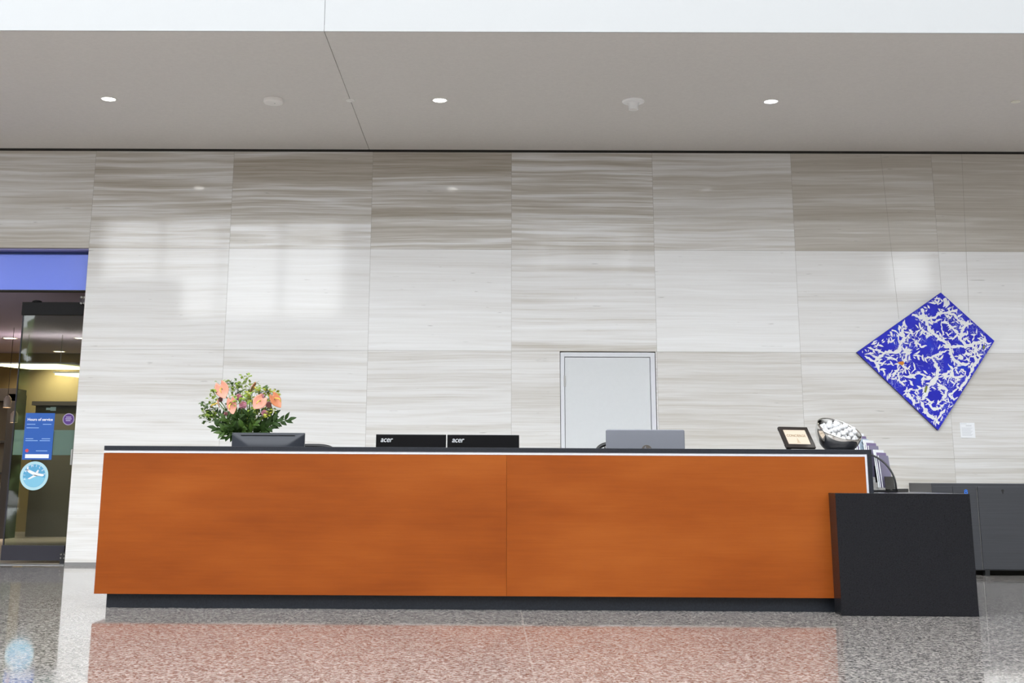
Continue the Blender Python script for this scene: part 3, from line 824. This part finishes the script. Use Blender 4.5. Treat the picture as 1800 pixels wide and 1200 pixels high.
# picture frame: leaning back, turned towards the right
fr = thing('concierge_sign', (2.165, 9.22, CT), 'small dark framed sign with lettering on a cream card, on the desk', 'sign')
fr_m = Matrix.Rotation(R(22), 4, 'Z') @ Matrix.Rotation(R(-33), 4, 'X')
fr['_o'] = (0, 0, 0)
w2, h2 = .1235, .178
def framebox(x0, x1, z0, z1, y0=-.009, y1=.009): return (x0, x1, y0, y1, z0, z1)
parts = []
b = MB()
for q in ((-w2, w2, h2 - .022, h2), (-w2, w2, 0, .030), (-w2, -w2 + .028, .030, h2 - .022), (w2 - .028, w2, .030, h2 - .022)): b.box(q[0], q[1], -.010, .010, q[2], q[3])
parts.append(b.build('frame', M['frame'], fr, bevel=.002))
b = MB(); b.box(-w2 + .028, w2 - .028, -.004, .006, .030, h2 - .022); parts.append(b.build('card', M['cream'], fr))
parts.append(text('CONCIERGE', .0285, 'lettering', M['gold'], fr, (0, -.0048, .096), align='CENTER', sx=1.02))
b = MB(); b.prism([(-.016, .045), (.016, .045), (.006, .058), (.003, .082), (-.003, .082), (-.006, .058)], 'y', -.0046, -.004); b.prism([(-.012, .062), (.012, .062), (.010, .066), (-.010, .066)], 'y', -.0047, -.004); parts.append(b.build('emblem', M['goldp'], fr))
b = MB(); b.box(-.03, .03, .010, .013, .004, .15); parts.append(b.build('easel_back', M['frame'], fr))
fr.matrix_world = Matrix.Translation((2.195, 9.150, CT + .0085)) @ fr_m
leg = MB(); leg.box(-.02, .02, -.002, .002, -.1355, 0); lo = leg.build('easel_leg', M['frame'], fr)
lo.location = (0, .014, .150); lo.rotation_euler = (R(58), 0, 0)

# slanted steel bowl with sweets
bw = thing('slanted_bowl', (2.50, 9.24, CT), 'polished steel bowl with a slanted rim heaped with white pieces, on the desk', 'bowl')
BC = Vector((2.492, 9.235, CT + .132)); BR = .164
tilt = Vector((.232, -.46, .86)).normalized()      # direction the opening faces
q = Vector((0, 0, 1)).rotation_difference(tilt).to_matrix()
prof = []
for k in range(22):
    a = R(8 + (97 - 8) * k / 21); prof.append((BR * math.sin(a), -BR * math.cos(a)))
inn = [(r * .955, h * .955 + .0025) for r, h in prof[::-1]]
def flatten(b, c, floor):
    for v in b.b.verts:
        if v.co.z < floor: v.co.z = floor
b = MB(); b.lathe(prof + [(prof[-1][0] - .003, prof[-1][1] + .003)] + inn[:-1] + [(.0001, inn[-1][1])], tuple(BC), 64, rot=q)
flatten(b, BC, CT)
b.build('bowl_shell', M['chrome'], bw, smooth=True)
# sweets fill the bowl in layers and mound up
def mint_mesh():
    b = MB(); b.ball((0, 0, 0), 1., 2, (1., .97, .93), jit=.05)
    b.prism([(.8, -.1), (1.12, -.25), (1.12, .25), (.8, .1)], 'y', -.1, .1)
    return b
proto = None; cnt = 0
ux = q @ Vector((1, 0, 0)); uy = q @ Vector((0, 1, 0))
spots = []
rr = .0
for ring, (rad, n, hgt) in enumerate(((.0, 1, .034), (.036, 6, .032), (.072, 11, .026), (.106, 16, .016), (.134, 20, .004), (.05, 6, .058), (.012, 2, .062), (.092, 9, .044))):
    for k in range(n):
        a = 2 * math.pi * (k + .37 * ring) / n
        p = BC + ux * (rad * math.cos(a) + rnd(.004)) + uy * (rad * math.sin(a) + rnd(.004)) + tilt * (hgt - .022 + rnd(.004)) + Vector((.012, -.010, -.006))
        if (p - BC).length > BR * .955 - .021: 
            p = BC + (p - BC).normalized() * (BR * .955 - .022)
        if p.z < CT + .05: continue
        spots.append(p)
SR = .0185
for it in range(80):
    for i in range(len(spots)):
        for j in range(i):
            d = spots[i] - spots[j]; l = d.length
            if 1e-6 < l < SR * 2.02:
                mv = d * ((SR * 2.02 - l) / l * .5); spots[i] = spots[i] + mv; spots[j] = spots[j] - mv
    for i in range(len(spots)):
        d = spots[i] - BC; hgt = d.dot(tilt)
        if hgt < .035 and d.length > BR * .955 - SR * 1.12: spots[i] = BC + d * ((BR * .955 - SR * 1.12) / d.length)
        if hgt > .050: spots[i] = spots[i] - tilt * (hgt - .050)
for k, p in enumerate(spots):
    if proto is None:
        b = mint_mesh(); proto = b.build('white_sweet', M['mint'], None, smooth=True); o = proto
    else:
        o = proto.copy(); C.objects.link(o)
    o.location = p; o.scale = (SR * random.uniform(.97, 1.04),) * 3
    o.rotation_euler = (rnd(3), rnd(3), rnd(3))
    tag(o, 'small white piece heaped in the slanted steel bowl', 'sweet', 'white pieces in the slanted bowl')

# stepped brochure rack standing on the granite block behind the end of the desk
BZ = .8028
rk = thing('brochure_rack', (0, 0, 0), 'clear stepped brochure rack with a curved black side bar on the granite block', 'rack')
RM = Matrix.Translation((3.015, 10.05, BZ + .0004)) @ Matrix.Rotation(R(-38), 4, 'Z')    # local x = the way the leaflets face
b = MB(); b.box(-.13, .175, -.115, .115, 0, .012); b.box(.135, .175, -.115, .115, .012, .024); b.build('base', M['blackm'], rk, bevel=.002)
for sy in (-.121,):
    b = MB(); arc = [(-.10 + .268 * math.sin(R(a)), sy, .034 + .258 * math.cos(R(a))) for a in range(0, 91, 6)]
    b.tube([(-.13, sy, .292)] + arc[:-1] + [(.168, sy, .022)], .0075, 8); b.build('side_arc', M['blackm'], rk, smooth=True)
tiers = [(-.088, .150, .255), (-.012, .110, .240), (.064, .030, .245)]      # face position, step height, leaflet height
b = MB()
for fx, z0, h in tiers: b.box(fx - .052, fx + .016, -.110, .110, .0125, z0)
b.build('steps', M['clear'], rk)
for fx, z0, h in tiers:
    b = MB(); b.prism([(fx + .018, z0 - .04), (fx + .021, z0 - .04), (fx + .014, z0 + .085), (fx + .011, z0 + .085)], 'y', -.110, .110); b.build('pocket_front', M['clear'], rk)
rk.matrix_world = RM
def brochure(fx, z0, h, w, m, label, off=0., art_=False):
    t = thing('brochure', (0, 0, 0), label, 'brochure', 'brochures in the clear rack')
    b = MB(); b.box(-.003, .003, -w / 2, w / 2, 0, h); b.build('pages', M['paper'], t)
    b = MB(); b.box(.003, .0036, -w / 2, w / 2, 0, h * .80); b.build('cover', m, t)
    b = MB(); b.box(.003, .0036, -w / 2, w / 2, h * .80, h); b.build('cover_top', M['brochb'] if art_ else m, t)
    if art_:
        b = MB()
        for y, z, r, sq in ((-.035, .225, .011, (.05, 1.2, .8)), (-.022, .214, .009, (.06, 1.5, .6)), (-.05, .196, .006, (.09, .6, 1.6)), (.01, .19, .005, (.1, 3., .6))): b.ball((.0037, y, z), r, 1, sq)
        b.build('cover_picture', M['brochd'], t)
    t.matrix_world = RM @ Matrix.Translation((fx + off, 0, z0 + .0008)) @ Matrix.Rotation(R(-5), 4, 'Y')
    return t
M['brochl'] = mat('lilac grey cover', (.24, .22, .34), .4)
for q, (fx, z0, h) in enumerate(tiers):
    nm = ('top step', 'middle step', 'lowest step')[q]
    for k, (m, d) in enumerate((('paper', 'white'), ('brochp', 'violet'), ('brochl', 'lilac') if q else ('brochb', 'pale blue picture'))):
        brochure(fx, z0, h - .012 * (2 - k) * -1 + (.02 - .01 * k), .20, M[m], d + ' brochure on the ' + nm + ' of the clear rack', -.040 + .0155 * k, art_=(q == 0 and k == 2))

# ------------------------------------------------------------------ on the wall at the right
kite = [(3.802, 2.194), (4.593, 1.395), (5.253, 2.320), (4.731, 2.829)]
pt = thing('kite_painting', (4.60, WY, 1.395), 'kite-shaped blue and white crackle painting on the stone wall', 'painting')
b = MB(); b.prism(kite, 'y', WY - .038, WY - .002); b.build('canvas', M['canvas'], pt)
b = MB(); b.prism(kite, 'y', WY - .040, WY - .0382); b.build('painted_face', M['art'], pt)
def art(u, v):
    """a spot on the canvas from a 1200-unit sketch of the painting"""
    return Vector((3.69982 + .00138729 * u - .0001006 * v, 2.90274 + .0000065 * u - .00138403 * v))
kin = [Vector(k) for k in kite]
def inside(p, mrg=.006):
    for k in range(4):
        a, c = kin[k], kin[(k + 1) % 4]; e = c - a
        if (e.x * (p.y - a.y) - e.y * (p.x - a.x)) / e.length < mrg: return False
    return True
rp = random.Random(41)
channels = [
    ([(748, 70), (772, 100), (785, 135), (762, 165)], 26), ([(600, 165), (612, 215), (622, 258), (642, 300), (665, 345), (720, 398), (780, 440), (818, 478), (818, 522), (850, 572), (905, 602), (965, 598)], 20),
    ([(505, 222), (560, 235), (612, 256), (690, 250), (740, 217), (790, 212), (850, 198), (885, 186)], 17), ([(790, 215), (850, 230), (890, 278), (928, 302)], 16),
    ([(962, 258), (930, 310), (902, 360), (894, 412), (930, 460), (1002, 472)], 17), ([(815, 472), (870, 466), (930, 470), (1010, 442), (1052, 428)], 18), ([(830, 420), (872, 370), (842, 338), (812, 298)], 13),
    ([(620, 556), (680, 548), (740, 524), (792, 498)], 14), ([(700, 580), (720, 640), (716, 700), (690, 742), (652, 770), (632, 830), (602, 872)], 24), ([(715, 742), (760, 770), (792, 800), (770, 850), (754, 872)], 18),
    ([(800, 600), (832, 640), (820, 690), (870, 702), (924, 690)], 15), ([(470, 330), (440, 370), (470, 400), (440, 450), (430, 500), (390, 512), (330, 508), (290, 540), (250, 580), (270, 620), (282, 662)], 20),
    ([(450, 270), (490, 322)], 16), ([(350, 340), (400, 350), (430, 380)], 13), ([(170, 540), (220, 570), (262, 592)], 14), ([(460, 690), (520, 700), (570, 670), (632, 690)], 15),
    ([(440, 620), (410, 652), (380, 692)], 16), ([(490, 550), (470, 580), (440, 600), (500, 642)], 15), ([(600, 872), (560, 848)], 15), ([(590, 872), (620, 930), (650, 980), (700, 1010), (732, 1052)], 20),
    ([(650, 900), (690, 940), (742, 928)], 16), ([(780, 938), (740, 980), (718, 1012)], 16), ([(490, 772), (480, 820), (530, 860), (546, 912)], 15), ([(1000, 520), (1012, 580), (980, 640), (952, 700), (920, 742), (880, 802)], 17),
    ([(1130, 440), (1100, 450), (1060, 420), (1020, 402)], 14), ([(640, 362), (640, 412)], 13), ([(582, 288), (590, 330), (642, 362)], 12), ([(560, 430), (600, 472), (642, 460)], 13), ([(520, 500), (480, 540), (490, 592)], 13),
    ([(690, 290), (720, 270), (760, 262)], 12), ([(750, 270), (752, 330), (765, 380)], 8), ([(800, 270), (806, 310), (850, 350)], 9), ([(640, 130), (690, 110), (720, 85)], 14), ([(870, 780), (840, 810), (800, 830), (850, 870)], 15),
    ([(330, 550), (380, 555), (420, 580)], 12), ([(540, 590), (550, 640), (520, 670)], 12), ([(930, 660), (900, 640), (880, 670)], 14), ([(1010, 500), (1040, 560), (1020, 600)], 12), ([(760, 690), (800, 660), (830, 650)], 14)]
b = MB()
YP = [WY - .0402]
def poly(pts):
    pts = [art(*p) for p in pts]
    if any(not inside(p) for p in pts): return
    ar = sum(pts[i].x * pts[(i + 1) % len(pts)].y - pts[(i + 1) % len(pts)].x * pts[i].y for i in range(len(pts)))
    if abs(ar) < 1e-8: return
    YP[0] -= 1.5e-6      # later strokes lie on top of earlier ones
    try: b.b.faces.new([b.b.verts.new((p.x, YP[0], p.y)) for p in pts])
    except ValueError: pass
for pts, w in channels:
    fine = []
    for (x0, y0), (x1, y1) in zip(pts, pts[1:]):
        n = max(2, int(math.hypot(x1 - x0, y1 - y0) / 11))
        for k in range(n): fine.append((x0 + (x1 - x0) * k / n, y0 + (y1 - y0) * k / n))
    fine.append(pts[-1]); L = []; Rr = []
    for k, (x, y) in enumerate(fine):
        x2, y2 = fine[min(k + 1, len(fine) - 1)]; x1, y1 = fine[max(k - 1, 0)]
        dx, dy = x2 - x1, y2 - y1; l = math.hypot(dx, dy) or 1; nx, ny = -dy / l, dx / l
        f = min(1., .35 + min(k, len(fine) - 1 - k) * .3); jx, jy = rp.uniform(-3, 3), rp.uniform(-3, 3)
        a, c = w * .56 * f * rp.uniform(.45, 1.5), w * .56 * f * rp.uniform(.45, 1.5)
        L.append((x + jx + nx * a, y + jy + ny * a)); Rr.append((x + jx - nx * c, y + jy - ny * c))
    for k in range(len(fine) - 1): poly([L[k], L[k + 1], Rr[k + 1], Rr[k]])
calm = [(650, 470, 80), (520, 285, 45), (575, 610, 50), (770, 600, 55), (860, 430, 32), (880, 500, 40), (560, 740, 34), (385, 770, 55), (705, 835, 46), (690, 200, 40), (770, 330, 36), (920, 230, 30), (380, 470, 25), (640, 620, 40), (450, 790, 40)]
tries = 0; made = 0
while made < 760 and tries < 6000:
    tries += 1
    x, y = rp.uniform(110, 1150), rp.uniform(60, 1090)
    if not inside(art(x, y), .012): continue
    if any((x - a) ** 2 + (y - c) ** 2 < r * r for a, c, r in calm): continue
    cx_, cy_ = (430, 580) if x < 640 else (980, 560)
    ang = math.atan2(y - cy_, x - cx_) + math.pi / 2 * (rp.random() < .35) + rp.gauss(0, .55)
    L = rp.uniform(14, 56); w = L * rp.uniform(.22, .46); bend = rp.uniform(-.3, .3) * L
    ca, sa = math.cos(ang), math.sin(ang)
    loc = [(-L / 2, 0), (-L * .22, w * .5 * rp.uniform(.5, 1)), (L * .08, w * .5 * rp.uniform(.7, 1.1)), (L * .3, w * .4 * rp.uniform(.4, 1)), (L / 2, bend * .5), (L * .2, -w * .3 * rp.uniform(.3, 1) + bend * .2), (-L * .1, -w * .45 * rp.uniform(.4, 1))]
    poly([(x + ca * p - sa * q_, y + sa * p + ca * q_) for p, q_ in loc]); made += 1
b.build('white_paint', mat('white paint', (.86, .86, .86), .5, 0, .3), pt)
def dab(pts, m, nm):
    b = MB(); pts = [tuple(art(*p)) for p in pts]
    b.prism(pts, 'y', WY - .0435, WY - .040); b.build(nm, m, pt, bevel=.001)
dab([(418, 590), (432, 602), (455, 612), (470, 596), (462, 580), (440, 582)], M['orange'], 'paint_dab')
dab([(618, 812), (632, 816), (644, 778), (640, 754), (628, 772)], M['olive'], 'paint_dab')
dab([(1064, 490), (1074, 486), (1077, 462), (1068, 456), (1060, 474)], M['olive'], 'paint_dab')
pl = thing('wall_placard', (4.91, WY, 1.32), 'small white text placard on the stone wall below the kite painting', 'placard')
b = MB(); b.box(4.836, 4.987, WY - .004, WY - .0005, 1.320, 1.475); b.build('card', M['paper'], pl)
bars([(4.843, 4.905, 1.462, .003)] + [(4.895, 4.955, 1.447 - .008 * k, .0025) for k in range(2)] + [(4.85, 4.962 - (k % 3) * .01, 1.42 - .011 * k, .0025) for k in range(8)], 'lettering', mat('pale grey print on card', (.52, .53, .55), .6), pl, WY - .004)

# ------------------------------------------------------------------ dark steel cabinets at the right
CY = 12.56
cb = thing('recycling_cabinet', (5.2, CY + .3, 0), 'low dark steel cabinet with a blue symbol against the wall behind the granite block', 'cabinet')
cz1 = .8635
b = MB(); b.box(4.262, 6.30, CY, WY - .012, .052, cz1); b.build('body', M['cabinet'], cb, bevel=.003)
b = MB(); b.box(4.30, 6.28, CY + .16, WY - .02, .0, .052); b.build('plinth', M['gap'], cb)  # recessed near-black slab, painted shade of the gap under the cabinet
for x in (4.34, 4.715, 6.2):
    b = MB(); b.box(x, x + .045, CY - .004, CY + .06, 0, .056); b.build('foot', M['black'], cb)
b = MB(); b.box(4.275, 4.46, CY - .006, CY, .08, cz1 - .028); b.build('panel', M['cabinet'], cb, bevel=.002)
b = MB(); b.box(4.465, 4.692, CY - .006, CY, .06, cz1 - .028); b.build('panel', M['cabinet'], cb, bevel=.002)
dr = MB(); dr.box(4.703, 5.21, CY - .012, CY, .062, cz1 - .030); dro = dr.build('door', M['cabinet'], cb, bevel=.003)
b = MB(); b.lathe([(.013, 0), (.013, .004)], (4.944, CY - .012, .797), 16, 'y'); b.box(4.938, 4.95, CY - .0155, CY - .012, .768, .797); b.build('lock', M['black'], dro)
dr = MB(); dr.box(5.22, 5.73, CY - .012, CY, .062, cz1 - .030); dro2 = dr.build('door', M['cabinet'], cb, bevel=.003)
b = MB(); b.box(4.6955, 4.6985, CY - .004, CY, .06, cz1 - .028); b.build('edge_strip', M['steel'], cb)
b = MB(); disc(b, 4.590, CY - .008, .776, .017, CY - .006, 24, .008)
b.prism([(4.571, .796), (4.590, .808), (4.609, .796), (4.605, .791), (4.590, .800), (4.575, .791)], 'y', CY - .008, CY - .006)
b.build('blue_symbol', M['blue'], cb)

# ------------------------------------------------------------------ fittings in the soffit
def downlight(x, y, lens, label):
    t = thing('recessed_downlight', (x, y, SZ), label, 'ceiling light', 'downlights in the soffit')
    b = MB(); b.lathe([(.062, -.0005), (.080, -.0005), (.080, -.004), (.066, -.007), (.062, -.003)], (x, y, SZ), 40, close=False); b.build('trim_ring', M['plastic'], t, smooth=True)
    b = MB(); b.lathe([(.064, -.0005), (.064, -.0035)], (x, y, SZ), 40); b.build('lens', lens, t)
    l = bpy.data.lights.new('lamp light', 'SPOT'); l.energy = 26; l.spot_size = R(80); l.spot_blend = .6; l.shadow_soft_size = .06; l.color = (1., .93, .82)
    o = bpy.data.objects.new('lamp_light', l); C.objects.link(o); o.parent = t; o.location = (0, 0, -.012)
downlight(-3.674, 11.38, M['lamp'], 'lit round downlight in the soffit high above the flowers and left desk end')
downlight(-.527, 11.385, M['lamp'], 'lit round downlight in the soffit above the pair of black monitors')
downlight(2.611, 11.392, M['lampc'], 'cooler lit round downlight in the soffit above the framed sign')
t = thing('smoke_detector', (-2.105, 11.38, SZ), 'flat round off-white drum detector on the soffit left of the joint', 'detector')
b = MB(); b.lathe([(.093, 0), (.093, -.030), (.086, -.040), (.05, -.043), (.0001, -.043)], (-2.105, 11.38, SZ), 48); b.build('housing', M['plastic'], t, bevel=0, smooth=False)
b = MB(); b.lathe([(.006, -.043), (.006, -.0455)], (-2.09, 11.37, SZ), 12); b.build('indicator', M['steel'], t)
for x, y, lb in ((-1.377, 11.40, 'small flat cover disc on the soffit joint'), (4.915, 11.372, 'small beige cover disc on the soffit at the far right')):
    t = thing('ceiling_cover_disc', (x, y, SZ), lb, 'cover plate', 'cover discs on the soffit')
    b = MB(); b.lathe([(.044, 0), (.044, -.005), (.040, -.008), (.0001, -.008)], (x, y, SZ), 32); b.build('plate', M['plastic'] if x < 0 else M['disc'], t)
    b = MB(); b.lathe([(.030, -.008), (.030, -.0095), (.0001, -.0095)], (x, y, SZ), 32); b.build('centre', M['plastic'] if x < 0 else M['disc'], t)
t = thing('ceiling_sensor', (1.308, 11.39, SZ), 'white ceiling sensor with a hanging cup on a round plate in the soffit', 'detector')
b = MB(); b.lathe([(.107, 0), (.107, -.010), (.098, -.018), (.06, -.022), (.0001, -.022)], (1.308, 11.39, SZ), 48); b.build('base_plate', M['plastic2'], t)
b = MB(); b.lathe([(.060, -.022), (.054, -.030), (.047, -.060), (.046, -.088), (.0001, -.088)], (1.308, 11.39, SZ), 40); b.build('cup', M['plastic2'], t)
b = MB(); b.lathe([(.036, -.088), (.034, -.0885)], (1.308, 11.39, SZ), 32); b.build('cup_ring', M['plastic'], t)

# ------------------------------------------------------------------ daylight
w = bpy.data.worlds.new('overcast sky'); bpy.context.scene.world = w; w.use_nodes = True
bg = w.node_tree.nodes['Background']
bg.inputs[0].default_value = (.93, .97, 1., 1); bg.inputs[1].default_value = 4.6

# ------------------------------------------------------------------ camera
cam = bpy.data.cameras.new('camera'); co = bpy.data.objects.new('camera', cam); C.objects.link(co)
cam.sensor_fit = 'HORIZONTAL'; cam.sensor_width = 36.; cam.lens = 2200.83 / 1800 * 36
cam.shift_x = (900 - 853.79) / 1800; cam.shift_y = (331.776 - 600) / 1800
cam.clip_end = 300
ya, pi_, ro = -.00758, .22641, .00541
Mz = Matrix(((math.cos(ya), -math.sin(ya), 0), (math.sin(ya), math.cos(ya), 0), (0, 0, 1)))
Mp = Matrix(((1, 0, 0), (0, math.cos(pi_), math.sin(pi_)), (0, -math.sin(pi_), math.cos(pi_))))
A = Mp @ Mz
right, fwd, up = Vector(A[0]), Vector(A[1]), Vector(A[2])
r2 = right * math.cos(ro) + up * math.sin(ro); u2 = up * math.cos(ro) - right * math.sin(ro)
mw = Matrix((( r2.x, u2.x, -fwd.x, 0), (r2.y, u2.y, -fwd.y, 0), (r2.z, u2.z, -fwd.z, .8955), (0, 0, 0, 1)))
co.matrix_world = mw
sc = bpy.context.scene; sc.camera = co
for o in list(bpy.data.objects):
    if '_o' in o: del o['_o']
sc.view_settings.view_transform = 'Standard'; sc.view_settings.look = 'None'
sc.view_settings.exposure = .49; sc.view_settings.gamma = 1.; sc.view_settings.use_curve_mapping = False
sc.cycles.max_bounces = 8; sc.cycles.diffuse_bounces = 4; sc.cycles.transparent_max_bounces = 12
sc.cycles.use_denoising = True
